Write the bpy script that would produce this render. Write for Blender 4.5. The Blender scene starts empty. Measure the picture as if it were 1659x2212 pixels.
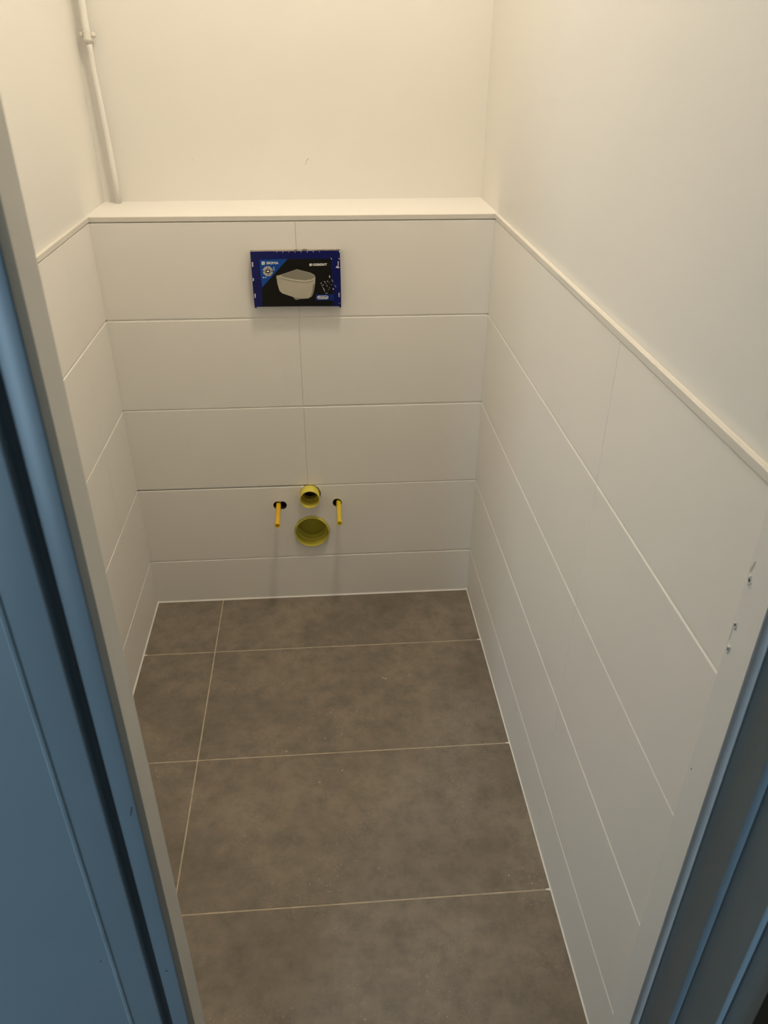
import bpy, bmesh, math, random
from mathutils import Matrix, Vector

random.seed(7)
scene = bpy.context.scene
COL = scene.collection

# ------------------------------------------------------------------ camera
# room axes: x to the right, y into the room, z up; tiled boxing face at y = 0, floor at z = 0
CAM = Vector((0.55207, -1.99833, 1.51862))
AX_R = Vector((0.996935, -0.078024, 0.005768))
AX_U = Vector((0.035503, 0.516863, 0.855331))
AX_F = Vector((0.069718, 0.852505, -0.518049))
cam_data = bpy.data.cameras.new('camera')
cam_data.sensor_fit = 'HORIZONTAL'
cam_data.sensor_width = 36.0
cam_data.lens = 36.0 * 1675.1 / 1659.0
cam_data.clip_start = 0.02
cam_data.dof.use_dof = True
cam_data.dof.focus_distance = 1.55
cam_data.dof.aperture_fstop = 12.0
cam = bpy.data.objects.new('camera', cam_data)
COL.objects.link(cam)
cam.matrix_world = Matrix((
    (AX_R.x, AX_U.x, -AX_F.x, CAM.x),
    (AX_R.y, AX_U.y, -AX_F.y, CAM.y),
    (AX_R.z, AX_U.z, -AX_F.z, CAM.z),
    (0, 0, 0, 1)))
scene.camera = cam

# ------------------------------------------------------------------ world, daylight, exposure
world = bpy.data.worlds.new('world')
scene.world = world
world.use_nodes = True
world.node_tree.nodes['Background'].inputs[0].default_value = (0.55, 0.75, 1.0, 1)
world.node_tree.nodes['Background'].inputs[1].default_value = 0.5

WINDOW_AND_SLIT = [(-0.95, -0.35), (1.036, 1.087)]                     # x spans: hall window, and an added slit that lights the right jamb
WIN_Y, WIN_Z0, WIN_Z1 = -3.45, 0.10, 1.50
for (wx0, wx1), watts in zip(WINDOW_AND_SLIT, (30.0, 34.0)):  # second lamp shines through the added slit, meant for the right jamb
    day = bpy.data.lights.new('window_and_slit_light', 'AREA')
    day.shape = 'RECTANGLE'
    day.size = wx1 - wx0 - 0.02
    day.size_y = WIN_Z1 - WIN_Z0 - 0.08
    day.energy = watts
    day.color = (0.54, 0.78, 1.0)
    day_o = bpy.data.objects.new('window_and_slit_light', day)
    COL.objects.link(day_o)
    day_o.location = ((wx0 + wx1) / 2, WIN_Y - 0.06, (WIN_Z0 + WIN_Z1) / 2)
    day_o.rotation_euler = (math.radians(90), 0, 0)          # faces +y, into the hall

LAMP_POS = (0.69, -0.58, 2.70)
LAMP_STRENGTH = 104.0
LAMP_COLOR = (1.0, 0.855, 0.655)

scene.view_settings.view_transform = 'Standard'
scene.view_settings.look = 'None'
scene.view_settings.exposure = 0.0
scene.view_settings.gamma = 1.0
scene.view_settings.use_curve_mapping = False
scene.cycles.max_bounces = 5
scene.cycles.diffuse_bounces = 5
scene.cycles.glossy_bounces = 3
scene.cycles.adaptive_threshold = 0.05

# ------------------------------------------------------------------ dimensions (metres)
W = 0.9875            # tiled width
ZT = 1.144            # top of the tiling
ROW = [0.0, 0.1545, 0.4045, 0.6545, 0.9045, ZT]
YS = 0.250            # far side of the boxing; the plastered back wall stands slightly askew in front of it
YBL, YBR = 0.2105, 0.2385   # plaster face at the left and right corner
PL = -0.0070          # left plaster plane
PR = W + 0.0075       # right plaster plane
ZS = 1.1568           # shelf top
YF = -1.4143          # inner face of the door wall
ZC = 2.75             # ceiling
TT = 0.007            # tile thickness
DOOR_H = 2.08


# ------------------------------------------------------------------ materials
def srgb(r, g, b):
    f = lambda c: (c / 255 / 12.92) if c / 255 <= 0.04045 else ((c / 255 + 0.055) / 1.055) ** 2.4
    return (f(r), f(g), f(b), 1)


def mat(name, col, rough=0.5, spec=0.5, var=0.0, scale=8.0, bump=0.0, bscale=60.0, detail=4.0, metallic=0.0):
    m = bpy.data.materials.new(name)
    m.use_nodes = True
    nt = m.node_tree
    bs = nt.nodes['Principled BSDF']
    bs.inputs['Base Color'].default_value = (*col[:3], 1)
    bs.inputs['Roughness'].default_value = rough
    bs.inputs['Specular IOR Level'].default_value = spec
    bs.inputs['Metallic'].default_value = metallic
    tc = nt.nodes.new('ShaderNodeTexCoord')
    if var > 0:
        n = nt.nodes.new('ShaderNodeTexNoise')
        n.inputs['Scale'].default_value = scale
        n.inputs['Detail'].default_value = detail
        nt.links.new(tc.outputs['Object'], n.inputs['Vector'])
        r = nt.nodes.new('ShaderNodeValToRGB')
        r.color_ramp.elements[0].position = 0.3
        r.color_ramp.elements[1].position = 0.7
        r.color_ramp.elements[0].color = (*[c * (1 - var) for c in col[:3]], 1)
        r.color_ramp.elements[1].color = (*[min(1, c * (1 + var)) for c in col[:3]], 1)
        nt.links.new(n.outputs['Fac'], r.inputs['Fac'])
        nt.links.new(r.outputs['Color'], bs.inputs['Base Color'])
    if bump > 0:
        n2 = nt.nodes.new('ShaderNodeTexNoise')
        n2.inputs['Scale'].default_value = bscale
        n2.inputs['Detail'].default_value = 3
        nt.links.new(tc.outputs['Object'], n2.inputs['Vector'])
        b = nt.nodes.new('ShaderNodeBump')
        b.inputs['Strength'].default_value = bump
        b.inputs['Distance'].default_value = 0.002
        nt.links.new(n2.outputs['Fac'], b.inputs['Height'])
        nt.links.new(b.outputs['Normal'], bs.inputs['Normal'])
    return m


def floor_tile_material():
    m = bpy.data.materials.new('concrete_look_tile')
    m.use_nodes = True
    nt = m.node_tree
    N, Lk = nt.nodes.new, nt.links.new
    bs = nt.nodes['Principled BSDF']
    bs.inputs['Specular IOR Level'].default_value = 0.4
    geo = N('ShaderNodeNewGeometry')
    P = geo.outputs['Position']

    def noise(scale, detail, rough=0.55, w=None):
        n = N('ShaderNodeTexNoise')
        n.inputs['Scale'].default_value = scale
        n.inputs['Detail'].default_value = detail
        n.inputs['Roughness'].default_value = rough
        Lk(P, n.inputs['Vector'])
        return n.outputs['Fac']

    def ramp(fac, stops):
        r = N('ShaderNodeValToRGB')
        e = r.color_ramp.elements
        while len(e) < len(stops):
            e.new(0.5)
        for i, (p, c) in enumerate(stops):
            e[i].position = p
            e[i].color = (c[0], c[1], c[2], 1)
        Lk(fac, r.inputs['Fac'])
        return r.outputs['Color']

    def mix(a, b, fac, mode='MIX'):
        x = N('ShaderNodeMix')
        x.data_type = 'RGBA'
        x.blend_type = mode
        if isinstance(fac, float):
            x.inputs[0].default_value = fac
        else:
            Lk(fac, x.inputs[0])
        Lk(a, x.inputs[6])
        Lk(b, x.inputs[7])
        return x.outputs[2]

    big = noise(3.3, 5, 0.62)
    base = ramp(big, [(0.30, (0.172, 0.145, 0.112)), (0.50, (0.220, 0.185, 0.146)), (0.70, (0.272, 0.230, 0.184))])
    fine = noise(22, 6, 0.72)
    mid = ramp(fine, [(0.28, (0.70, 0.70, 0.70)), (0.5, (0.98, 0.98, 0.98)), (0.66, (1.14, 1.13, 1.11)), (0.80, (1.55, 1.52, 1.46))])
    c = mix(base, mid, 1.0, 'MULTIPLY')
    # pale dust flecks scattered in patches
    patch = ramp(noise(6.5, 2), [(0.47, (0, 0, 0)), (0.62, (1, 1, 1))])
    fleck = ramp(noise(150, 3, 0.7), [(0.62, (0, 0, 0)), (0.68, (1, 1, 1))])
    fl = mix(patch, fleck, 1.0, 'MULTIPLY')
    pale = N('ShaderNodeRGB')
    pale.outputs[0].default_value = (0.40, 0.36, 0.29, 1)
    c = mix(c, pale.outputs[0], fl)
    Lk(c, bs.inputs['Base Color'])
    bs.inputs['Roughness'].default_value = 0.55
    return m


def emissive(name, col, strength):
    m = bpy.data.materials.new(name)
    m.use_nodes = True
    bs = m.node_tree.nodes['Principled BSDF']
    bs.inputs['Base Color'].default_value = (0.85, 0.85, 0.82, 1)
    bs.inputs['Emission Color'].default_value = (*col, 1)
    bs.inputs['Emission Strength'].default_value = strength
    return m


M = {
    'plaster': mat('white_wall_paint', (0.815, 0.80, 0.765), 0.75, 0.25, 0.012, 2.5, detail=1.0),
    'tile': mat('satin_white_tile', (0.875, 0.85, 0.80), 0.42, 0.45, 0.008, 3.0, detail=1.0),
    'grout': mat('white_grout', (0.86, 0.84, 0.78), 0.85, 0.2, 0.03, 60),
    'floor_grout': mat('beige_grout', (0.50, 0.43, 0.32), 0.9, 0.2, 0.18, 35),
    'silicone': mat('white_silicone', (0.86, 0.84, 0.79), 0.4, 0.4, 0.03, 20),
    'trim': mat('matt_white_profile', (0.74, 0.71, 0.65), 0.45, 0.4, 0.01, 10, detail=1.0),
    'floor': floor_tile_material(),
    'screed': mat('grey_screed', (0.25, 0.23, 0.20), 0.9, 0.2, 0.1, 20),
    'slate': mat('slate_blue_gloss_paint', (0.148, 0.182, 0.198), 0.34, 0.5, 0.03, 6, 0.03, 30),
    'primer': mat('grey_primer', (0.64, 0.60, 0.56), 0.5, 0.4, 0.05, 12),
    'highlight': mat('slate_highlight', (0.24, 0.29, 0.31), 0.4, 0.5, 0.15, 14),  # paler slate that paints in the highlight along the leaf edge
    'lining': mat('white_gloss_paint', (0.70, 0.68, 0.62), 0.45, 0.45, 0.03, 6, 0.06, 40),
    'black': mat('black_paint', (0.012, 0.014, 0.013), 0.6, 0.3, 0.1, 8),
    'hall_wall': mat('pale_hall_paint', (0.62, 0.63, 0.62), 0.8, 0.2, 0.02, 3),
    'hall_floor': mat('grey_hall_floor', (0.22, 0.20, 0.18), 0.6, 0.3, 0.1, 5),
    'navy': mat('navy_film', srgb(11, 18, 92), 0.30, 0.5, 0.10, 18, 0.10, 40),
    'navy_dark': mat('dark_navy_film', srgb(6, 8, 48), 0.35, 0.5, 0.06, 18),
    'foam': mat('grey_foam', (0.30, 0.27, 0.22), 0.9, 0.2, 0.15, 40, 0.2, 120),
    'p_black': mat('print_black', srgb(17, 14, 7), 0.35, 0.4, 0.05, 30),
    'p_blue': mat('print_blue', srgb(12, 72, 158), 0.35, 0.4, 0.06, 30),
    'p_white': mat('print_white', srgb(245, 245, 240), 0.4, 0.4, 0.02, 30),
    'p_body': mat('print_ceramic', srgb(186, 180, 164), 0.35, 0.4, 0.06, 22),
    'p_lid': mat('print_lid_grey', srgb(142, 138, 124), 0.35, 0.4, 0.04, 22),
    'p_rim': mat('print_rim', srgb(205, 198, 180), 0.35, 0.4, 0.03, 22),
    'p_grey': mat('print_grey', srgb(186, 180, 172), 0.4, 0.4, 0.10, 90),
    'p_scuff': mat('scuffed_white', srgb(215, 215, 222), 0.7, 0.2, 0.2, 200),
    'p_line': mat('print_blue_border', srgb(9, 44, 118), 0.35, 0.4, 0.05, 30),
    'supply': mat('lemon_plastic', (0.78, 0.67, 0.105), 0.38, 0.5, 0.03, 25),
    'waste': mat('olive_yellow_plastic', (0.60, 0.54, 0.075), 0.38, 0.5, 0.05, 25),
    'rod_a': mat('orange_yellow_plastic', (0.86, 0.52, 0.012), 0.30, 0.5, 0.05, 25),
    'rod_b': mat('bright_yellow_plastic', (0.80, 0.58, 0.020), 0.30, 0.5, 0.05, 25),
    'void': mat('raw_board_edge', (0.075, 0.055, 0.045), 0.95, 0.1, 0.3, 60),
    'mark': mat('grey_smudge', (0.52, 0.49, 0.42), 0.9, 0.2, 0.2, 80),
    'dust': mat('pale_mortar_dust', (0.235, 0.20, 0.165), 0.95, 0.1, 0.10, 60),
    'chip': mat('dark_chip', (0.03, 0.03, 0.03), 0.8, 0.2, 0.1, 50),
    'opal': emissive('opal_glass_lit', LAMP_COLOR, LAMP_STRENGTH),
    'lamp_base': mat('lamp_base_white', (0.8, 0.8, 0.78), 0.4, 0.4, 0.01, 10),
    'winframe': mat('white_window_frame', (0.75, 0.75, 0.75), 0.4, 0.4, 0.01, 10),
}


# ------------------------------------------------------------------ helpers
def obj(name, bm, m, parent=None, smooth=False, loc=(0, 0, 0)):
    me = bpy.data.meshes.new(name)
    bmesh.ops.recalc_face_normals(bm, faces=bm.faces[:])
    if smooth:
        for f in bm.faces:
            f.smooth = True
    bm.to_mesh(me)
    bm.free()
    me.materials.append(M[m] if isinstance(m, str) else m)
    o = bpy.data.objects.new(name, me)
    COL.objects.link(o)
    o.parent = parent
    o.location = loc
    return o


def empty(name, loc=(0, 0, 0), parent=None):
    o = bpy.data.objects.new(name, None)
    o.empty_display_size = 0.05
    COL.objects.link(o)
    o.location = loc
    o.parent = parent
    return o


def tag(o, label, cat, group=None, kind=None):
    o['label'] = label
    o['category'] = cat
    if group:
        o['group'] = group
    if kind:
        o['kind'] = kind
    return o


def box(bm, x0, x1, y0, y1, z0, z1):
    v = [bm.verts.new(p) for p in ((x0, y0, z0), (x1, y0, z0), (x1, y1, z0), (x0, y1, z0),
                                   (x0, y0, z1), (x1, y0, z1), (x1, y1, z1), (x0, y1, z1))]
    for f in ((0, 3, 2, 1), (4, 5, 6, 7), (0, 1, 5, 4), (1, 2, 6, 5), (2, 3, 7, 6), (3, 0, 4, 7)):
        bm.faces.new([v[i] for i in f])
    return bm


def prism_z(bm, pts, z0, z1):
    a = [bm.verts.new((x, y, z0)) for x, y in pts]
    b = [bm.verts.new((x, y, z1)) for x, y in pts]
    n = len(pts)
    bm.faces.new(a[::-1])
    bm.faces.new(b)
    for i in range(n):
        bm.faces.new((a[i], a[(i + 1) % n], b[(i + 1) % n], b[i]))
    return bm


def bevel_vertical(bm, width, seg=3, only=None):
    es = [e for e in bm.edges if abs(e.verts[0].co.z - e.verts[1].co.z) > 0.1
          and (only is None or only(e.verts[0].co))]
    bmesh.ops.bevel(bm, geom=es, offset=width, segments=seg, profile=0.5, affect='EDGES')
    return bm


def lathe_y(bm, prof, cx, cz, seg=48, closed=True):
    """revolve (radius, y) pairs about an axis parallel to y through (cx, cz)"""
    rings = []
    for r, y in prof:
        if r < 1e-6:
            rings.append([bm.verts.new((cx, y, cz))])
        else:
            rings.append([bm.verts.new((cx + r * math.cos(2 * math.pi * k / seg), y,
                                        cz + r * math.sin(2 * math.pi * k / seg))) for k in range(seg)])
    for i in range(len(rings) - 1):
        a, b = rings[i], rings[i + 1]
        for k in range(seg):
            k2 = (k + 1) % seg
            if len(a) == 1 and len(b) == 1:
                continue
            if len(a) == 1:
                bm.faces.new((a[0], b[k], b[k2]))
            elif len(b) == 1:
                bm.faces.new((a[k], a[k2], b[0]))
            else:
                bm.faces.new((a[k], a[k2], b[k2], b[k]))
    return bm


def wall_tile(u0, u1, v0, v1, cu0=0.0003, cu1=0.0003, cv=0.0022, thick=TT, d=0.0017):
    """a pressed tile in local u (along), v (up), w (depth, 0 = glazed face, + = into the wall)"""
    bm = bmesh.new()
    front = [(u0 + cu0, v0 + cv, 0), (u1 - cu1, v0 + cv, 0), (u1 - cu1, v1 - cv, 0), (u0 + cu0, v1 - cv, 0)]
    mid1 = [(u0 + cu0 * .3, v0 + cv * .3, d * .35), (u1 - cu1 * .3, v0 + cv * .3, d * .35),
            (u1 - cu1 * .3, v1 - cv * .3, d * .35), (u0 + cu0 * .3, v1 - cv * .3, d * .35)]
    mid2 = [(u0, v0, d), (u1, v0, d), (u1, v1, d), (u0, v1, d)]
    back = [(u0, v0, thick), (u1, v0, thick), (u1, v1, thick), (u0, v1, thick)]
    L = [[bm.verts.new(p) for p in r] for r in (front, mid1, mid2, back)]
    bm.faces.new(L[0])
    bm.faces.new(L[3][::-1])
    for a, b in zip(L[:-1], L[1:]):
        for k in range(4):
            bm.faces.new((a[k], b[k], b[(k + 1) % 4], a[(k + 1) % 4]))
    return bm


def map_verts(bm, fn):
    for v in bm.verts:
        v.co = Vector(fn(*v.co))
    return bm


BACK = lambda u, v, w: (u, w, v)            # u = x
LEFT = lambda u, v, w: (-w, u, v)           # u = y
RIGHT = lambda u, v, w: (W + w, u, v)


def apply_boolean(o, cutters):
    for c in cutters:
        md = o.modifiers.new('cut', 'BOOLEAN')
        md.operation = 'DIFFERENCE'
        md.solver = 'EXACT'
        md.object = c
        md.material_mode = 'TRANSFER'
    bpy.context.view_layer.update()
    dg = bpy.context.evaluated_depsgraph_get()
    me = bpy.data.meshes.new_from_object(o.evaluated_get(dg), depsgraph=dg)
    o.modifiers.clear()
    old = o.data
    o.data = me
    bpy.data.meshes.remove(old)


def struct(name, bm, m, label, cat, smooth=False):
    o = obj(name, bm, m, smooth=smooth)
    tag(o, label, cat, kind='structure')
    return o


# ------------------------------------------------------------------ room shell
bm = box(bmesh.new(), -0.15, W + 0.15, YF - 0.12, YS + 0.1, -0.12, -TT)
floor = struct('floor', bm, 'screed', 'toilet floor of large dark grey-brown tiles with pale joints', 'floor')
bm = box(bmesh.new(), -0.15, W + 0.15, YF, YS + 0.1, ZC, ZC + 0.1)
ceiling = struct('ceiling', bm, 'plaster', 'white ceiling of the toilet room above the frame', 'ceiling')
bm = prism_z(bmesh.new(), [(PL - .1, YBL - .003), (PR + .1, YBR + .003), (PR + .1, YS + .1), (PL - .1, YS + .1)], ZT, ZC)
wall_back = struct('wall_back', bm, 'plaster', 'white painted back wall above the shelf', 'wall')


def side_wall(name, face, back, label):
    lo, hi = sorted((face, back))
    return struct(name, box(bmesh.new(), lo, hi, YF, YS + .1, -TT, ZC), 'plaster', label, 'wall')


wall_left = side_wall('wall_left', PL, PL - 0.1, 'left toilet wall, painted above and white tiled below')
wall_right = side_wall('wall_right', PR, PR + 0.1, 'right toilet wall, painted above and white tiled below')

# tile backing boards so the tiles stand on something
obj('tile_backing', box(bmesh.new(), PL, -TT, -1.40, -.0001, -TT, ZT), 'grout', wall_left)
obj('tile_backing', box(bmesh.new(), W + TT, PR, -1.40, -.0001, -TT, ZT), 'grout', wall_right)

# boxed-in cistern (tiled front, painted shelf)
bm = box(bmesh.new(), PL, PR, TT, YS, -TT, ZT)
boxing = struct('wall_boxing', bm, 'grout', 'boxed-in cistern wall with white tiles and a painted shelf on top', 'wall')

# door wall with opening
FRAME_L, FRAME_R = 0.2650, 1.0600
wall_front = struct('wall_front', box(bmesh.new(), PL - 0.1, FRAME_L - .003, -1.450, YF, -TT, ZC), 'plaster',
                    'door wall of the toilet room around the door frame', 'wall')
obj('lintel', box(bmesh.new(), FRAME_L, PR + 0.1, -1.470, YF, DOOR_H + 0.06, ZC), 'plaster', wall_front)
obj('reveal', box(bmesh.new(), FRAME_R, PR + 0.1, -1.470, YF, -TT, DOOR_H + 0.06), 'plaster', wall_front)

# ------------------------------------------------------------------ pipe cut-outs
WASTE = (0.4964, 0.2470, 0.0515)
SUPPLY = (0.4953, 0.3757, 0.0290)
HOLES = [(0.3993, 0.3408, 0.0134), (0.4122, 0.3402, 0.0134), (0.5752, 0.3430, 0.0136)]
ROD_L, ROD_R = (0.4006, 0.3410), (0.5798, 0.3420)
cutters = []
for cx, cz, r, depth in [(WASTE[0], WASTE[1] - .0005, WASTE[2] + .0016, .20), (SUPPLY[0] + .0012, SUPPLY[1] + .0003, SUPPLY[2] + .0015, .20)] + \
        [(x, z, r, .07) for x, z, r in HOLES]:
    bmc = lathe_y(bmesh.new(), [(0, -0.02), (r, -0.02), (r, depth), (0, depth)], cx, cz, 40)
    cutters.append(obj('cutter', bmc, 'void'))

# ------------------------------------------------------------------ tiles
G = 0.0030     # horizontal joint
GV = 0.0002    # butted vertical joint
back_tiles = []
for i in range(5):
    v0, v1 = ROW[i] + (0.002 if i == 0 else G / 2), ROW[i + 1] - (0.0005 if i == 4 else G / 2)
    xj = 0.4905 + (0.0006, 0.002, 0.0, -0.0012, 0.0016)[i]
    dz = (0, 0.0006, -0.0006, 0.0004, 0)[i]
    for k, (u0, u1) in enumerate(((-TT * .9, xj - GV / 2), (xj + GV / 2, W + TT * .9))):
        jit = dz * (1 if k else -1)
        t = obj('tile', map_verts(wall_tile(u0, u1, v0 + jit, v1 + jit), BACK), 'tile', boxing)
        t.location.y = 0.0
        back_tiles.append((i, t))
g = bmesh.new()
for z in ROW[1:5]:
    box(g, 0, W, 0.0019, TT, z - G / 2 - .0004, z + G / 2 + .0004)
box(g, 0.4880, 0.4945, 0.0003, TT, 0.003, ZT - .002)
back_grout = obj('grout', g, 'grout', boxing)
for i, t in back_tiles:
    if i in (1, 2):
        apply_boolean(t, cutters if i == 1 else cutters[1:2])
apply_boolean(back_grout, cutters[:2])
apply_boolean(boxing, cutters)
for c in cutters:
    me = c.data
    bpy.data.objects.remove(c)
    bpy.data.meshes.remove(me)

for fn, wall, ends, joints in ((LEFT, wall_left, (-1.40, -0.0002), (-0.2300, -0.8300)),
                               (RIGHT, wall_right, (-1.3670, -0.0002), (-0.9220,))):
    cuts = [ends[0]] + sorted(joints) + [ends[1]]
    gv = 0.0009 if wall is wall_right else GV
    for i in range(5):
        v0, v1 = ROW[i] + (0.002 if i == 0 else G / 2), ROW[i + 1] - (0.0005 if i == 4 else G / 2)
        for k in range(len(cuts) - 1):
            sh0 = random.uniform(-.0008, .0008) if 0 < k else 0
            u0 = cuts[k] + (gv / 2 if k else 0)
            u1 = cuts[k + 1] - (gv / 2 if k < len(cuts) - 2 else 0)
            t = obj('tile', map_verts(wall_tile(u0, u1, v0, v1), fn), 'tile', wall)
            off = random.uniform(-.00025, .00025)
            t.location.x = off
            t.location.z = random.uniform(-.0004, .0004)
    g = bmesh.new()
    for z in ROW[1:5]:
        b2 = box(bmesh.new(), ends[0], ends[1], z - G / 2 - .0004, z + G / 2 + .0004, 0.0017, TT)
        map_verts(b2, fn)
        tmp = bpy.data.meshes.new('t'); b2.to_mesh(tmp); g.from_mesh(tmp); bpy.data.meshes.remove(tmp); b2.free()
    for yj in joints:
        b2 = box(bmesh.new(), yj - .002, yj + .002, 0, ZT, 0.0030, TT)
        map_verts(b2, fn)
        tmp = bpy.data.meshes.new('t'); b2.to_mesh(tmp); g.from_mesh(tmp); bpy.data.meshes.remove(tmp); b2.free()
    obj('grout', g, 'grout', wall)

# floor tiles
FY = [0.0, -0.2485, -0.6476, -1.0467, YF]
FX = [0.0, 0.2051, W]
GF = 0.0032


def floor_tile(x0, x1, y0, y1, parent):
    bm = wall_tile(x0, x1, y0, y1, 0.0007, 0.0007, 0.0007, TT, 0.0010)
    map_verts(bm, lambda u, v, w: (u, v, -w))
    return obj('tile', bm, 'floor', parent)


for j in range(4):
    for i in range(2):
        t = floor_tile(FX[i] + (GF / 2 if i else 0.0015), FX[i + 1] - (GF / 2 if i == 0 else 0.0015),
                       FY[j + 1] + (GF / 2 if j < 3 else 0), FY[j] - (GF / 2 if j else 0.0015), floor)
g = bmesh.new()
for y in FY[1:4]:
    box(g, 0, W, y - GF / 2 - .0004, y + GF / 2 + .0004, -TT, -0.0007)
box(g, FX[1] - GF / 2 - .0004, FX[1] + GF / 2 + .0004, YF, 0, -TT, -0.00075)
obj('grout', g, 'floor_grout', floor)


# silicone beads in the floor angle
def bead(parent, a, b, n, r=0.0030):
    bm = bmesh.new()
    a, b = Vector(a), Vector(b)
    n = Vector(n)
    z = Vector((0, 0, 1))
    prof = [Vector((0, 0, 0)), n * r, n * r * .45 + z * r * .45, z * r]
    ra = [bm.verts.new(a + p) for p in prof]
    rb = [bm.verts.new(b + p) for p in prof]
    for k in range(4):
        bm.faces.new((ra[k], ra[(k + 1) % 4], rb[(k + 1) % 4], rb[k]))
    bm.faces.new(ra)
    bm.faces.new(rb[::-1])
    return obj('silicone_joint', bm, 'silicone', parent)


bead(boxing, (0, 0, 0), (W, 0, 0), (0, -1, 0), .0038)
bead(wall_left, (0, YF, 0), (0, 0, 0), (1, 0, 0), .0038)
bead(wall_right, (W, YF, 0), (W, 0, 0), (-1, 0, 0), .0030)
for o_, (x, y) in ((wall_right, (W, FY[1])), (wall_right, (W, FY[2])), (wall_right, (W, FY[3])), (wall_left, (0, FY[1]))):
    sx = -1 if x > .5 else 1
    bm = bmesh.new()
    pts = [(x, y - .009), (x, y + .008), (x + sx * .004, y + .002), (x + sx * .012, y + .0012), (x + sx * .012, y - .0012), (x + sx * .004, y - .003)]
    prism_z(bm, pts, -.0005, 0.0006)
    obj('silicone_blob', bm, 'silicone', o_)

# painted shelf board and tile edge profiles
shelf = obj('shelf_board', box(bmesh.new(), PL, PR, 0.0030, YS, ZT, ZS), 'plaster', boxing)


def profile(name, pts_fn, label):
    bm = bmesh.new()
    a, b = pts_fn
    va = [bm.verts.new(p) for p in a]
    vb = [bm.verts.new(p) for p in b]
    n = len(a)
    for k in range(n):
        bm.faces.new((va[k], va[(k + 1) % n], vb[(k + 1) % n], vb[k]))
    bm.faces.new(va)
    bm.faces.new(vb[::-1])
    return struct(name, bm, 'trim', label, 'trim')


Z0, Z1 = ZT + 0.0016, ZS + 0.0004


def lip(back):
    """section of an L-shaped edge profile: (distance in front of the tile face, height)"""
    return [(-back, Z1 - .0016), (-back, Z1), (0.0002, Z1), (0.0012, Z1 - .0008), (0.0012, Z0 + .0006),
            (0.0006, Z0), (-0.0028, Z0), (-0.0028, Z1 - .0016)]


sec = lip(.0045)
profile('trim_1', ([(-.0005, -d, z) for d, z in sec], [(W + .0005, -d, z) for d, z in sec]),
        'white edge profile along the front of the shelf')
profile('trim_2', ([(W - d, .001, z) for d, z in sec], [(W - d, -1.367, z) for d, z in sec]),
        'white edge profile capping the right wall tiles')
profile('trim_3', ([(d, .001, z) for d, z in sec], [(d, -1.40, z) for d, z in sec]),
        'white edge profile capping the left wall tiles')
# mortar ledges behind the side profiles
obj('ledge', box(bmesh.new(), W + .0030, PR + .002, -1.40, -.0001, ZT, ZS - .0006), 'plaster', wall_right)
obj('ledge', box(bmesh.new(), PL - .002, -.0030, -1.40, -.0001, ZT, ZS - .0006), 'plaster', wall_left)

# ------------------------------------------------------------------ right: painted filler strip with screw holes
strip = obj('plaster_strip', box(bmesh.new(), W - .0006, PR + .001, YF, -1.3676, 0, DOOR_H), 'plaster', wall_right)


def screw_hole(y, z, s=1.0):
    h = empty('screw_hole', (W - .0006, y, z), wall_right)
    bm = bmesh.new()
    # raised, torn paint ring
    n, rings = 22, []
    for rr, hh in ((.0046, 0), (.0036, -.0011), (.0024, -.0014), (.0015, .0004), (.0011, .003)):
        ring = []
        for k in range(n):
            a = 2 * math.pi * k / n
            q = rr * s * (1 + .22 * math.sin(3 * a + z * 40) + random.uniform(-.12, .12) * (rr > .002))
            ring.append(bm.verts.new((hh * (1 + .5 * math.sin(2 * a + z * 90)), q * .75 * math.cos(a), q * 1.35 * math.sin(a))))
        rings.append(ring)
    for a, b in zip(rings[:-1], rings[1:]):
        for k in range(n):
            bm.faces.new((a[k], a[(k + 1) % n], b[(k + 1) % n], b[k]))
    obj('torn_rim', bm, 'lining', h, True)
    bm = bmesh.new()
    bmesh.ops.create_cone(bm, cap_ends=True, segments=12, radius1=.0016 * s, radius2=.0012 * s, depth=.001)
    bmesh.ops.rotate(bm, verts=bm.verts[:], cent=(0, 0, 0), matrix=Matrix.Rotation(math.pi / 2, 3, 'Y'))
    for v in bm.verts:
        v.co.z *= 1.5
    obj('bore', bm, 'chip', h, loc=(-.0002, 0, 0))
    return h


screw_hole(-1.3748, 1.0400, 1.0)
screw_hole(-1.3742, 0.9795, .9)
screw_hole(-1.3745, 0.9468, 1.0)
# torn paint above the top hole and a hairline between the lower two
bm = bmesh.new()
pts = [(-1.3705, 1.0475), (-1.3722, 1.0505), (-1.3740, 1.0570), (-1.3752, 1.0640), (-1.3738, 1.0640), (-1.3722, 1.0575), (-1.3700, 1.0530)]
f = bm.faces.new([bm.verts.new((W - .0010, y, z)) for y, z in pts])
r = bmesh.ops.extrude_face_region(bm, geom=[f])
for v in [e for e in r['geom'] if isinstance(e, bmesh.types.BMVert)]:
    v.co.x = W - .0002
obj('torn_paint', bm, 'mark', wall_right)
bm = box(bmesh.new(), W - .0009, W, -1.3712, -1.3706, .9560, .9795)
obj('hairline_crack', bm, 'mark', wall_right)
bm = box(bmesh.new(), W - .0010, W, -1.3748, -1.3740, .7505, .7530)
obj('paint_nick', bm, 'chip', wall_right)

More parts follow.
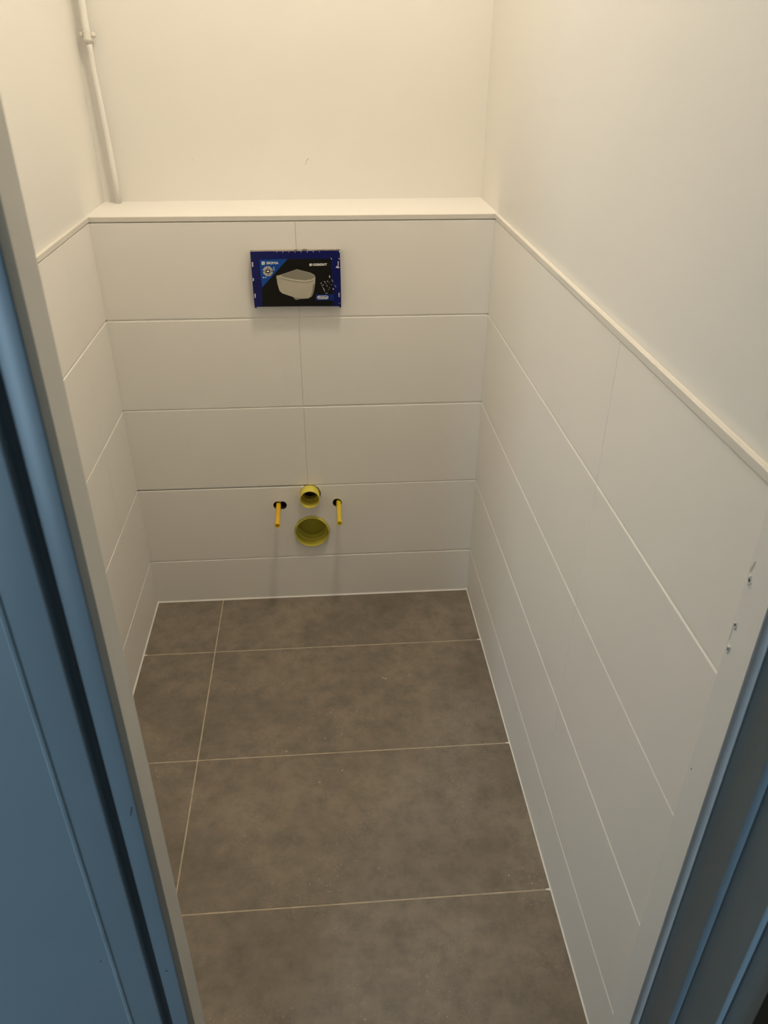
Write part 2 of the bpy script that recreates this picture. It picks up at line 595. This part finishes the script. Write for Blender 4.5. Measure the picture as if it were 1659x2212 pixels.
# ------------------------------------------------------------------ door frame and open leaf
frame = empty('trim_4', (0, 0, 0))
tag(frame, 'stepped slate-blue door frame around the doorway in the foreground', 'door frame', kind='structure')
XL = 0.3500
Y1, Y2, Y3 = -1.4540, -1.4735, -1.4837
bm = box(bmesh.new(), FRAME_L, XL, Y1, YF, -TT, DOOR_H)
lin = obj('white_lining', bm, 'lining', frame)
lin['label'] = 'white painted inner edge of the left jamb'
bm = prism_z(bmesh.new(), [(FRAME_L, Y1), (FRAME_L, Y3), (0.3220, Y3), (0.3220, -1.4700), (0.3245, -1.4665), (0.3293, -1.4665), (0.3293, Y2), (XL, Y2), (XL, Y1)], -TT, DOOR_H)
bevel_vertical(bm, 0.0022, 3, lambda c: (.32 < c.x < .33 and c.y < -1.46) or (abs(c.x - XL) < 1e-4 and c.y < Y2 + .001))
obj('jamb', bm, 'slate', frame, True)
RX0, RX1, RX2 = 1.0017, 1.0130, 1.0227
RY1, RY2, RY3 = -1.4708, -1.5322, -1.5691
bm = prism_z(bmesh.new(), [(PR + .0015, -1.4000), (PR + .0015, YF - .0004), (W, YF - .0004), (RX0, YF - .0004), (RX0, RY1), (RX1, RY1), (RX1, RY2), (RX2, RY2),
                           (RX2, RY3), (FRAME_R, RY3), (FRAME_R, -1.4000)], -TT, DOOR_H)
bevel_vertical(bm, 0.0016, 3, lambda c: c.x < FRAME_R - .001 and c.y < RY1 + .001)
obj('jamb', bm, 'slate', frame, True)
bm = prism_z(bmesh.new(), [(FRAME_L, YF), (FRAME_L, Y3), (FRAME_R, Y3), (FRAME_R, YF)], DOOR_H, DOOR_H + .06)
obj('head', bm, 'slate', frame)
bm = box(bmesh.new(), W + .0002, RX0 - .0004, YF - .0012, YF - .0003, 0, DOOR_H)
pe = obj('primed_edge', bm, 'primer', frame)
pe['label'] = 'pale painted edge strip of the right jamb'
bm = box(bmesh.new(), XL, RX0, -1.53, YF - .0005, -TT, -0.001)
obj('threshold', bm, 'screed', frame)
for o in frame.children:
    if o.name.startswith('jamb'):
        for p in o.data.polygons:
            p.use_smooth = abs(p.normal.z) < .5
        o.data.set_sharp_from_angle(angle=math.radians(50))

door = empty('door_1', (0.2955, -1.4867, 0))
tag(door, 'slate-blue door leaf folded back flat against the hall wall', 'door', kind='structure')
bm = prism_z(bmesh.new(), [(0.2855, -1.4842), (0.2855, -1.4867), (-0.3600, -1.4867), (-0.3600, -1.4520), (0.2630, -1.4520), (0.2630, -1.4842)], 0.008, DOOR_H - .01)
map_verts(bm, lambda x, y, z: (x - .2955, y + 1.4867, z))
leaf = obj('leaf', bm, 'slate', door)
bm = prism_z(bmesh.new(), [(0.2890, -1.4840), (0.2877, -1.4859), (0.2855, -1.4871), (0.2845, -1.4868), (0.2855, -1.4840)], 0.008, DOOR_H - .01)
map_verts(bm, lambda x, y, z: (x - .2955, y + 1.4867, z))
we = obj('edge_highlight', bm, 'highlight', door)  # bright edge line put into the colour of this strip
we['label'] = 'pale strip painted as the highlight on the door leaf edge'


def chip(parent, pts, y):
    bm = bmesh.new()
    a = [bm.verts.new((x, y - .0003, z)) for x, z in pts]
    b = [bm.verts.new((x, y + .0010, z)) for x, z in pts]
    n = len(pts)
    bm.faces.new(a)
    bm.faces.new(b[::-1])
    for k in range(n):
        bm.faces.new((a[k], b[k], b[(k + 1) % n], a[(k + 1) % n]))
    return obj('paint_chip', bm, 'chip', parent)


c_ = chip(door, [(.2740, .6245), (.2753, .6242), (.2761, .6256), (.2751, .6264)], -1.4867)
c_.matrix_parent_inverse = door.matrix_basis.inverted()
chip(frame, [(.3452, .8680), (.3458, .8676), (.3449, .8620), (.3426, .8545), (.3418, .8538), (.3438, .8618)], Y2)
chip(frame, [(.3372, .5728), (.3384, .5712), (.3412, .5716), (.3400, .5724)], Y2)

# ------------------------------------------------------------------ hall behind the photographer
HX0, HX1, HY = -1.60, 2.75, WIN_Y
PIER = 1.0222
bm = box(bmesh.new(), HX0, HX1, HY, -1.535, -0.12, -0.002)
floor_hall = struct('floor_hall', bm, 'hall_floor', 'dark hall floor outside the toilet door', 'floor')
bm = box(bmesh.new(), HX0, HX1, HY, YF - .06, 2.6, 2.7)
struct('ceiling_hall', bm, 'hall_wall', 'pale ceiling of the hall outside the toilet', 'ceiling')
bm = box(bmesh.new(), PIER, PIER + .10, -1.605, RY3 - .0004, -0.002, 2.6)
struct('wall_pier', bm, 'black', 'black wall end beside the right door jamb, bottom right corner', 'wall')
bm = box(bmesh.new(), HX1, HX1 + .1, HY, -1.40, -0.12, 2.6)
bm2 = box(bmesh.new(), 0.14, 1.03, -2.46, -2.38, -.002, 1.85)  # unseen blocker, added to keep window light out of the doorway
struct('hall_light_blocker', bm2, 'hall_floor', 'grey panel added behind the photographer to block hall light', 'wall')
struct('wall_hall_right', bm, 'hall_wall', 'pale right end wall of the hall', 'wall')
bm = box(bmesh.new(), HX0 - .1, HX0, HY, -1.40, -0.12, 2.6)
struct('wall_hall_left', bm, 'hall_wall', 'pale left end wall of the hall', 'wall')
bm = box(bmesh.new(), HX0, PL - .1, -1.47, -1.40, -.12, 2.6)
box(bm, PR + .1, HX1, -1.47, -1.40, -.12, 2.6)
box(bm, PL - .1, PR + .1, -1.53, -1.472, DOOR_H + .07, 2.6)
struct('wall_hall_front', bm, 'hall_wall', 'hall side of the door wall above the door frame', 'wall')
bm = bmesh.new()
xs = [HX0 - .1] + [v for w in WINDOW_AND_SLIT for v in w] + [HX1 + .1]
for k in range(0, len(xs), 2):
    box(bm, xs[k], xs[k + 1], HY - .1, HY, -.12, 2.6)
for wx0, wx1 in WINDOW_AND_SLIT:
    box(bm, wx0, wx1, HY - .1, HY, -.12, WIN_Z0)
    box(bm, wx0, wx1, HY - .1, HY, WIN_Z1, 2.6)
struct('wall_hall_back', bm, 'hall_wall', 'hall wall with a daylight window and an added light slit behind the photographer', 'wall')
for k, (wx0, wx1) in enumerate(WINDOW_AND_SLIT):
    bm = bmesh.new()
    for a in ((wx0, wx0 + .01, WIN_Z0, WIN_Z1), (wx1 - .01, wx1, WIN_Z0, WIN_Z1), (wx0, wx1, WIN_Z0, WIN_Z0 + .04), (wx0, wx1, WIN_Z1 - .04, WIN_Z1)):
        box(bm, a[0], a[1], HY - .05, HY - .01, a[2], a[3])
    struct('window_%d' % (k + 1), bm, 'winframe', ('left', 'added slit-thin right')[k] + ' hall window letting in blue daylight', 'window')  # second frame surrounds the added slit, there only to light the jamb

# ------------------------------------------------------------------ flush-plate protection cover with print
BX, BZ, BD = 0.4900, 1.0085, 0.022
cover = empty('flush_plate_cover', (BX, 0, BZ))
tag(cover, 'blue and black printed flush plate protection cover on the white tiles', 'cover')
bm = box(bmesh.new(), -.1085, .1085, -BD + .0025, -.0002, -.0650, .0682)
obj('foam_core', bm, 'foam', cover)
bm = bmesh.new()


def shell_piece(bm, pts2, y0, y1):
    a = [bm.verts.new((x, y0, z)) for x, z in pts2]
    b = [bm.verts.new((x, y1, z)) for x, z in pts2]
    n = len(pts2)
    bm.faces.new(a[::-1])
    bm.faces.new(b)
    for k in range(n):
        bm.faces.new((a[k], a[(k + 1) % n], b[(k + 1) % n], b[k]))


def P(pts):
    return [(x / 1000, z / 1000) for x, z in pts]


front_pts = P([(-110, 69), (-60, 69.4), (0, 69), (60, 69.3), (109.8, 68.8), (110.4, 0), (110, -69.5), (109, -72.8), (106.5, -73), (104.8, -69.3),
               (0, -67.8), (-104.2, -67.0), (-105.4, -70.6), (-108, -71), (-110, -68), (-110.4, 0)])
shell_piece(bm, front_pts, -BD, -BD + .0022)
front = obj('front_panel', bm, 'navy', cover)
bm = bmesh.new()
box(bm, -.1100, -.1086, -BD + .0022, -.0005, -.0665, .0680)
sideL = obj('side_flap', bm, 'navy_dark', cover)
bm = bmesh.new()
box(bm, .1086, .1100, -BD + .0022, -.0005, -.0680, .0675)
obj('side_flap', bm, 'navy_dark', cover)
bm = bmesh.new()
box(bm, -.1085, .1085, -BD + .0022, -.0005, -.0668, -.0651)
obj('bottom_flap', bm, 'navy_dark', cover)
# torn top edge: pale ragged cardboard
bm = bmesh.new()
for x0, x1, z in ((.0169, .0290, .0735), (.048, .062, .0712), (.062, .1085, .0720), (-.002, .004, .0730)):
    n = 8
    top = [(x0 + (x1 - x0) * k / n, z - random.uniform(0, .0022)) for k in range(n + 1)]
    shell_piece(bm, [(x1, .0675), (x0, .0675)] + top, -BD + .004, -BD + .0052)
obj('torn_edge', bm, 'foam', cover)


def print_poly(name, pts, m, layer, parent=front):
    bm = bmesh.new()
    y = -BD - .00012 * layer
    a = [bm.verts.new((x, y, z)) for x, z in pts]
    b = [bm.verts.new((x, y + .0001, z)) for x, z in pts]
    n = len(pts)
    bm.faces.new(a)
    bm.faces.new(b[::-1])
    for k in range(n):
        bm.faces.new((a[k], b[k], b[(k + 1) % n], a[(k + 1) % n]))
    return obj(name, bm, m, parent)


def print_many(name, polys, m, layer, parent=front):
    bm = bmesh.new()
    y = -BD - .00012 * layer
    for pts in polys:
        a = [bm.verts.new((x, y, z)) for x, z in pts]
        b = [bm.verts.new((x, y + .0001, z)) for x, z in pts]
        n = len(pts)
        bm.faces.new(a)
        bm.faces.new(b[::-1])
        for k in range(n):
            bm.faces.new((a[k], b[k], b[(k + 1) % n], a[(k + 1) % n]))
    return obj(name, bm, m, parent)


def print_text(name, body, x, z, width, height, m, layer, bold=0.0, shear=0.0, parent=front):
    cu = bpy.data.curves.new('txt', 'FONT')
    cu.body = body
    cu.size = 1.0
    cu.offset = bold
    cu.shear = shear
    cu.fill_mode = 'FRONT'
    cu.resolution_u = 4
    to = bpy.data.objects.new('txt', cu)
    COL.objects.link(to)
    bpy.context.view_layer.update()
    dg = bpy.context.evaluated_depsgraph_get()
    me = bpy.data.meshes.new_from_object(to.evaluated_get(dg), depsgraph=dg)
    bpy.data.objects.remove(to)
    bpy.data.curves.remove(cu)
    xs = [v.co.x for v in me.vertices]
    ys = [v.co.y for v in me.vertices]
    sx, sy = width / (max(xs) - min(xs)), height / (max(ys) - min(ys))
    x0, y0 = min(xs), min(ys)
    yy = -BD - .00012 * layer
    for v in me.vertices:
        v.co = (x + (v.co.x - x0) * sx, yy, z + (v.co.y - y0) * sy)
    me.name = name
    me.materials.clear()
    me.materials.append(M[m])
    o = bpy.data.objects.new(name, me)
    COL.objects.link(o)
    o.parent = parent
    return o


def ellipse(cx, cz, rx, rz, n=24, ph=0):
    return [(cx + rx * math.cos(2 * math.pi * k / n + ph), cz + rz * math.sin(2 * math.pi * k / n + ph)) for k in range(n)]


print_poly('printed_field', P([(-19.7, 50.2), (86.9, 50.0), (91.1, -38.4), (91.5, -67.6), (-90.1, -66.4), (-87.6, -18.8)]), 'p_black', 1)
print_poly('printed_corner', P([(-88.7, 49.8), (-19.6, 50.7), (-87.6, -18.8)]), 'p_blue', 2)
print_poly('printed_plate', P([(46.2, -37.7), (91.1, -38.4), (91.5, -53.5), (45.9, -53.4)]), 'p_line', 2)
print_poly('printed_toilet', P([(-50.3, 9.8), (-40.2, 12.1), (2.1, 25.5), (35.0, 16.3), (44.0, 11.8), (47.0, 5.1), (45.6, -10.7),
                                (43.2, -24), (40.4, -34.2), (37.8, -40), (34.9, -44.0), (27.1, -47.6), (15, -48.6), (5.0, -48.9), (-1.0, -51.2), (-5, -50.6), (-7.7, -48.7),
                                (-11.6, -43.2), (-24.9, -38.6), (-38.0, -33.8), (-44.4, -27.5), (-48.3, -11.0)]), 'p_body', 3)
print_poly('printed_lid', P([(-38.5, 11.8), (2.1, 25.2), (34.9, 15.7), (43.1, 11.3), (45.9, 5.1), (37.6, 0.7), (20.8, -1.7),
                             (2.4, -0.1), (-20.7, 4.2), (-35.4, 8.4)]), 'p_lid', 4)
print_poly('printed_rim', P([(-39.4, 11.4), (-36.8, 7.1), (-20.8, 1.9), (2.3, -2.1), (20.7, -3.7), (37.6, -1.3), (45.8, 3.3), (45.0, 0.6),
                             (36.6, -3.6), (20.6, -6.3), (2.2, -4.4), (-22.6, -0.0), (-38.9, 5.5)]), 'p_rim', 5)
print_many('printed_shade', [P([(-41.5, 5.2), (-38.9, 5.2), (-22.6, -0.3), (2.2, -4.8), (20.6, -6.7), (36.6, -4.0), (45.0, 0.2),
                                (36.6, -5.0), (20.6, -7.8), (2.2, -5.9), (-22.6, -1.4)]),
                             P([(45.4, -10.7), (43.2, -24), (40.4, -34.2), (34.9, -44.0), (27.1, -47.4), (34, -40), (38, -27), (40, -12)]),
                             P([(-7.7, -48.7), (-11.6, -43.2), (2, -46.8), (27, -47.2), (5, -48.9), (-1, -51.0)])], 'p_lid', 6)
print_poly('printed_logo', P([(-83.8, 45.0), (-76.2, 45.3), (-76.8, 37.5), (-84.1, 37.3)]), 'p_white', 3)
print_many('printed_logo_mark', [P([(-80.9, 43.6), (-79.4, 43.6), (-79.6, 42.2), (-81.1, 42.2)]), P([(-81.0, 41.4), (-79.5, 41.4), (-79.9, 38.8), (-81.2, 38.8)])], 'p_black', 4)
print_text('printed_word', 'SIGMA', -.0723, .0383, .0298, .0064, 'p_white', 3, 0.022)
print_poly('printed_logo', P([(33.6, 38.7), (39.3, 38.9), (39.0, 33.0), (33.5, 32.8)]), 'p_white', 3)
print_many('printed_logo_mark', [P([(35.4, 37.3), (36.0, 37.3), (35.9, 34.3), (35.3, 34.3)]), P([(36.9, 37.3), (37.5, 37.3), (37.4, 34.3), (36.8, 34.3)])], 'p_grey', 4)
print_text('printed_word', 'GEBERIT', .0411, .0332, .0362, .0058, 'p_white', 3, 0.030)


def pill(x0, x1, z0, z1, n=10):
    r = (z1 - z0) / 2
    cz = (z0 + z1) / 2
    return [(x1 - r + r * math.cos(a), cz + r * math.sin(a)) for a in [-math.pi / 2 + math.pi * k / n for k in range(n + 1)]] + \
           [(x0 + r + r * math.cos(a), cz + r * math.sin(a)) for a in [math.pi / 2 + math.pi * k / n for k in range(n + 1)]]


print_poly('printed_badge', pill(.0493, .0778, -.0502, -.0414), 'p_white', 3)
print_poly('printed_badge', pill(.0507, .0764, -.0488, -.0428), 'p_line', 4)
print_text('printed_word', 'Rimfree', .0526, -.0478, .0220, .0042, 'p_white', 5, 0.035)
# rosette diagram with arrows around a plate
print_poly('printed_rosette', ellipse(-.0701, .0216, .0130, .0130, 8, math.pi / 8), 'p_grey', 3)
print_many('printed_rosette_mark', [P([(-75.7, 25.7), (-64.1, 25.6), (-64.7, 17.1), (-76.0, 17.2)])] +
           [ellipse(x / 1000, z / 1000, .0016, .0016, 8) for x, z in ((-80.1, 21.7), (-60.3, 21.4), (-70.2, 28.9), (-70.2, 14.7))], 'p_black', 4)
print_poly('printed_rosette_plate', P([(-73.4, 22.8), (-66.8, 23.0), (-67.0, 19.7), (-73.1, 19.8)]), 'p_white', 5)
cap_ = print_many('printed_caption', [ellipse(-.0825, .0064, .0013, .0016, 10), P([(-80.7, 6.8), (-79.2, 6.8), (-79.2, 6.0), (-80.7, 6.0)]),
                               ellipse(-.0778, .0062, .0011, .0012, 8), P([(-76.2, 7.3), (-74.2, 6.0), (-76.2, 5.4)]),
                               ellipse(-.0548, .0305, .0011, .0014, 8), P([(-55.6, 28.0), (-54.2, 28.0), (-54.2, 23.0), (-55.4, 23.0)])], 'p_white', 3)
cap_['kind'] = 'stuff'
SCUFF = [
    [(-108.0, 44.1), (-104.7, 44.3), (-105.1, 33.0), (-108.1, 32.7)], [(-107.7, -33.6), (-104.8, -33.3), (-105.1, -43.8), (-108.0, -44.0)],
    [(-110.0, 5.7), (-106.2, 4.8), (-105.8, -0.2), (-109.9, -2.6), (-109.9, -1.4), (-108.2, 1.5)],
    [(103.9, 43.8), (106.2, 43.8), (106.0, 33.1), (103.9, 32.8)], [(98.5, 29.1), (102.3, 32.9), (105.9, 30.7), (108.8, 27.9), (105.8, 26.9), (99.6, 27.5)],
    [(86.2, 52.9), (88.6, 51.6), (89.7, 47.2), (87.7, 48.9)], [(105.3, 51.9), (109.4, 50.2), (107.6, 47.8)],
    [(107.3, 68.8), (109.6, 68.8), (109.8, 64.0), (108.1, 65.3)], [(81.9, 10.4), (84.5, 6.2), (83.0, 2.9), (81.1, 4.6)],
    [(87.1, -0.5), (88.8, -1.3), (91.1, -7.2), (89.8, -6.7)], [(94.3, -14.0), (96.3, -16.2), (98.4, -21.6), (96.7, -19.9)],
    [(69.7, -33.8), (73.7, -35.1), (77.7, -32.3), (73.8, -36.8)], [(67.2, -22.8), (70.5, -31.3), (68.8, -29.6), (65.5, -23.1)],
    [(59.0, -10.1), (62.8, -7.6), (61.5, -11.0)], [(67.7, -4.4), (71.3, -6.4), (72.9, -8.6), (69.2, -7.4)],
    [(76.4, -3.2), (78.1, -4.5), (77.7, -7.0), (76.5, -6.2)], [(61.4, -14.3), (67.3, -13.9), (68.1, -15.0), (62.2, -15.3)],
    [(80.6, -19.6), (83.1, -22.2), (81.9, -23.0)], [(89.3, -24.0), (92.4, -22.9), (92.0, -26.2), (89.9, -26.5)],
    [(104.0, -34.4), (106.5, -34.4), (106.2, -45.5), (104.0, -45.1)], [(102.4, -61.7), (105.0, -60.9), (104.1, -62.3)],
    [(105.9, -60.0), (108.4, -61.8), (107.3, -62.4)],
    [(71, -11), (73, -10.4), (74.5, -12)], [(74, -17), (76, -15), (76.2, -19)], [(80, -8), (83.2, -7.2), (81, -9)], [(85, -12), (87.5, -15), (86, -15.2)],
    [(63, -18.5), (65, -20), (67, -24.5), (64.6, -21.5)], [(78, -26), (80, -25), (79, -27.5)],
]
for i_, xk in enumerate((-45.2, -30.4, -15.6, -0.5, 14, 29.2, 44.4, 59.5)):
    SCUFF.append([(xk - .8, 68.6), (xk + .8, 68.6), (xk + .2, 65.2), (xk - .2, 65.2)])
sc = print_many('scuff_marks', [P(p) for p in SCUFF], 'p_scuff', 7)
sc['kind'] = 'stuff'

# ------------------------------------------------------------------ plumbing stubs
sup = obj('supply_pipe_stub', lathe_y(bmesh.new(), [(SUPPLY[2] - .0004, .05), (SUPPLY[2], -.033), (SUPPLY[2] - .0004, -.0345), (SUPPLY[2] - .0012, -.0347), (SUPPLY[2] - .0022, -.0340),
                                                    (SUPPLY[2] - .0024, -.002), (SUPPLY[2] - .0024, .008), (SUPPLY[2] - .0050, .0085), (SUPPLY[2] - .0050, .03)],
                                      SUPPLY[0], SUPPLY[1]), 'supply', None, True)
sup.data.set_sharp_from_angle(angle=math.radians(45))
tag(sup, 'small lemon yellow pipe stub sticking out above the large waste outlet', 'pipe')
obj('inner_plug', lathe_y(bmesh.new(), [(SUPPLY[2] - .0045, .0300), (SUPPLY[2] - .0045, .0330), (0, .0330)], SUPPLY[0], SUPPLY[1]), 'void', sup)
wst = obj('waste_pipe_stub', lathe_y(bmesh.new(), [(WASTE[2] - .0005, .09), (WASTE[2], -.0085), (WASTE[2] - .0004, -.0100), (WASTE[2] - .0014, -.0108), (WASTE[2] - .0026, -.0098),
                                                   (WASTE[2] - .0030, .024), (WASTE[2] - .0060, .0250), (WASTE[2] - .0066, .040), (WASTE[2] - .0090, .041), (WASTE[2] - .0096, .075)],
                                     WASTE[0], WASTE[1], 64), 'waste', None, True)
wst.data.set_sharp_from_angle(angle=math.radians(45))
tag(wst, 'large round olive yellow waste outlet set into the tiles near the floor', 'pipe')
obj('end_cap', lathe_y(bmesh.new(), [(WASTE[2] - .0090, .0600), (.020, .0600), (.018, .0580), (0, .0580)], WASTE[0], WASTE[1], 64), 'waste', wst)
bm = bmesh.new()
lathe_y(bm, [(WASTE[2] + .0001, .0002), (WASTE[2] + .0009, -.0012), (WASTE[2] + .0009, -.0030), (WASTE[2] - .0001, -.0040)], WASTE[0], WASTE[1], 64)
obj('sleeve_lip', bm, 'waste', wst, True)


def rod(base, tip, m, label, name='bolt_sleeve'):
    r = .0073
    (bx, bz), (tx, ty, tz) = base, tip
    a, b = Vector((bx, .065, bz)), Vector((tx, ty, tz))
    d = (b - a).normalized()
    s = d.cross(Vector((0, 0, 1))).normalized()
    u = s.cross(d)
    L_ = (b - a).length
    bm = bmesh.new()
    prof = [(r, 0), (r, L_ - .012), (r * 1.10, L_ - .009), (r * 1.10, L_ - .001), (r * 1.02, L_), (r * .70, L_), (r * .66, L_ - .006), (0, L_ - .006)]
    rings = []
    seg = 20
    for rr, t in prof:
        c = a + d * t
        if rr == 0:
            rings.append([bm.verts.new(c)])
        else:
            rings.append([bm.verts.new(c + (s * math.cos(2 * math.pi * k / seg) + u * math.sin(2 * math.pi * k / seg)) * rr) for k in range(seg)])
    for p, q in zip(rings[:-1], rings[1:]):
        for k in range(seg):
            k2 = (k + 1) % seg
            if len(q) == 1:
                bm.faces.new((p[k], p[k2], q[0]))
            else:
                bm.faces.new((p[k], p[k2], q[k2], q[k]))
    bm.faces.new(rings[0][::-1])
    o = obj(name, bm, m, None, True)
    o.data.set_sharp_from_angle(angle=math.radians(45))
    tag(o, label, 'bolt sleeve', 'yellow mounting bolt sleeves')
    return o


rod(ROD_L, (0.4022, -.1133, .3405), 'rod_a', 'orange-yellow bolt sleeve left of the pipes, in the double-drilled hole')
rod(ROD_R, (0.5790, -.1143, .3412), 'rod_b', 'bright yellow bolt sleeve right of the pipes, in the single round hole')

# ------------------------------------------------------------------ conduit in the back corner
YC = YBL - .020
cond = empty('wall_conduit', (0.0260, YC, ZS))
tag(cond, 'thin white painted pipe running up the left back corner above the shelf', 'pipe')


def tube(bm, pts, seg=16):
    rings = []
    for i, (p, r) in enumerate(pts):
        p = Vector(p)
        rings.append([bm.verts.new(p + Vector((math.cos(2 * math.pi * k / seg) * r, math.sin(2 * math.pi * k / seg) * r, 0))) for k in range(seg)])
    for a, b in zip(rings[:-1], rings[1:]):
        for k in range(seg):
            bm.faces.new((a[k], a[(k + 1) % seg], b[(k + 1) % seg], b[k]))
    bm.faces.new(rings[0][::-1])
    bm.faces.new(rings[-1])
    return bm


ox, oy, oz = cond.location
cp = [(0.0333, ZS - .0005, .0079), (0.0329, 1.2334, .0077), (0.0305, 1.3186, .0073), (0.0274, 1.3952, .0069), (0.0246, 1.4686, .0063), (0.0243, 1.500, .0062), (0.0240, 1.512, .0074)]
bm = tube(bmesh.new(), [((x - ox, 0, z - oz), r) for x, z, r in cp])
obj('lower_pipe', bm, 'plaster', cond, True)
cp2 = [(0.0234, 1.512, .0086), (0.0226, 1.545, .0084), (0.0232, 1.60, .0081), (0.0238, 1.8, .0081), (0.0232, 2.1, .0081), (0.0230, ZC, .0081)]
bm = tube(bmesh.new(), [((x - ox, 0, z - oz), r) for x, z, r in cp2])
obj('upper_pipe', bm, 'plaster', cond, True)
clip = empty('saddle_clip', (0.0228 - ox, 0, 1.5290 - oz), cond)
bm = bmesh.new()
seg = 20
rings = []
for rr, zz in ((.0090, -.013), (.0106, -.0122), (.0106, -.006), (.0094, -.003), (.0094, .007), (.0086, .010)):
    rings.append([bm.verts.new((math.cos(2 * math.pi * k / seg) * rr, math.sin(2 * math.pi * k / seg) * rr, zz)) for k in range(seg)])
for a, b in zip(rings[:-1], rings[1:]):
    for k in range(seg):
        bm.faces.new((a[k], a[(k + 1) % seg], b[(k + 1) % seg], b[k]))
bm.faces.new(rings[0][::-1])
bm.faces.new(rings[-1])
obj('collar', bm, 'lining', clip, True)
for sx in (-1, 1):
    bm = bmesh.new()
    bmesh.ops.create_uvsphere(bm, u_segments=14, v_segments=8, radius=1)
    for v in bm.verts:
        v.co = (sx * .0132 + v.co.x * .0060, .004 + v.co.y * .0075, .0006 + v.co.z * .0068)
    obj('clip_ear', bm, 'lining', clip, True)

# ------------------------------------------------------------------ small marks
bm = bmesh.new()
YM = lambda x: YBL + (YBR - YBL) * x / W
for pts in ([(0.5195, 1.2425), (0.5215, 1.2430), (0.5235, 1.2490), (0.5272, 1.2550), (0.5295, 1.2565), (0.5290, 1.2580), (0.5258, 1.2560), (0.5222, 1.2500)],
            [(0.2306, 1.2590), (0.2320, 1.2586), (0.2350, 1.2555), (0.2342, 1.2552)]):
    a = [bm.verts.new((x, YM(x) - .0005, z)) for x, z in pts]
    b = [bm.verts.new((x, YM(x) + .0010, z)) for x, z in pts]
    n = len(pts)
    bm.faces.new(a)
    for k in range(n):
        bm.faces.new((a[k], b[k], b[(k + 1) % n], a[(k + 1) % n]))
obj('scuff', bm, 'mark', wall_back)

# crumbs of grout on the floor
bm = bmesh.new()
for x, y, r in ((.5053, -.737, .0022), (.560, -.705, .0017), (.690, -.395, .0025), (.683, -.392, .002), (.423, -.636, .0018), (.905, -1.010, .0016), (.455, -.56, .0012), (.52, -.60, .0012)):
    m4 = Matrix.Translation((x, y, r * .35)) @ Matrix.Diagonal((r, r * .8, r * .5, 1))
    bmesh.ops.create_icosphere(bm, subdivisions=1, radius=1, matrix=m4)
crumbs = obj('grout_crumbs', bm, 'grout', floor)
crumbs['kind'] = 'stuff'

# ------------------------------------------------------------------ ceiling lamp (above the picture, lights the room)
lamp = empty('ceiling_lamp', LAMP_POS)
tag(lamp, 'round opal glass ceiling lamp lighting the toilet room from above', 'lamp')
bm = bmesh.new()
bmesh.ops.create_cone(bm, cap_ends=True, segments=40, radius1=.105, radius2=.105, depth=ZC - LAMP_POS[2])
obj('base', bm, 'lamp_base', lamp, loc=(0, 0, (ZC - LAMP_POS[2]) / 2))
bm = bmesh.new()
bmesh.ops.create_uvsphere(bm, u_segments=32, v_segments=16, radius=.10)
for v in list(bm.verts):
    if v.co.z > 1e-4:
        bm.verts.remove(v)
for v in bm.verts:
    v.co.z *= .75
obj('opal_dome', bm, 'opal', lamp, True)
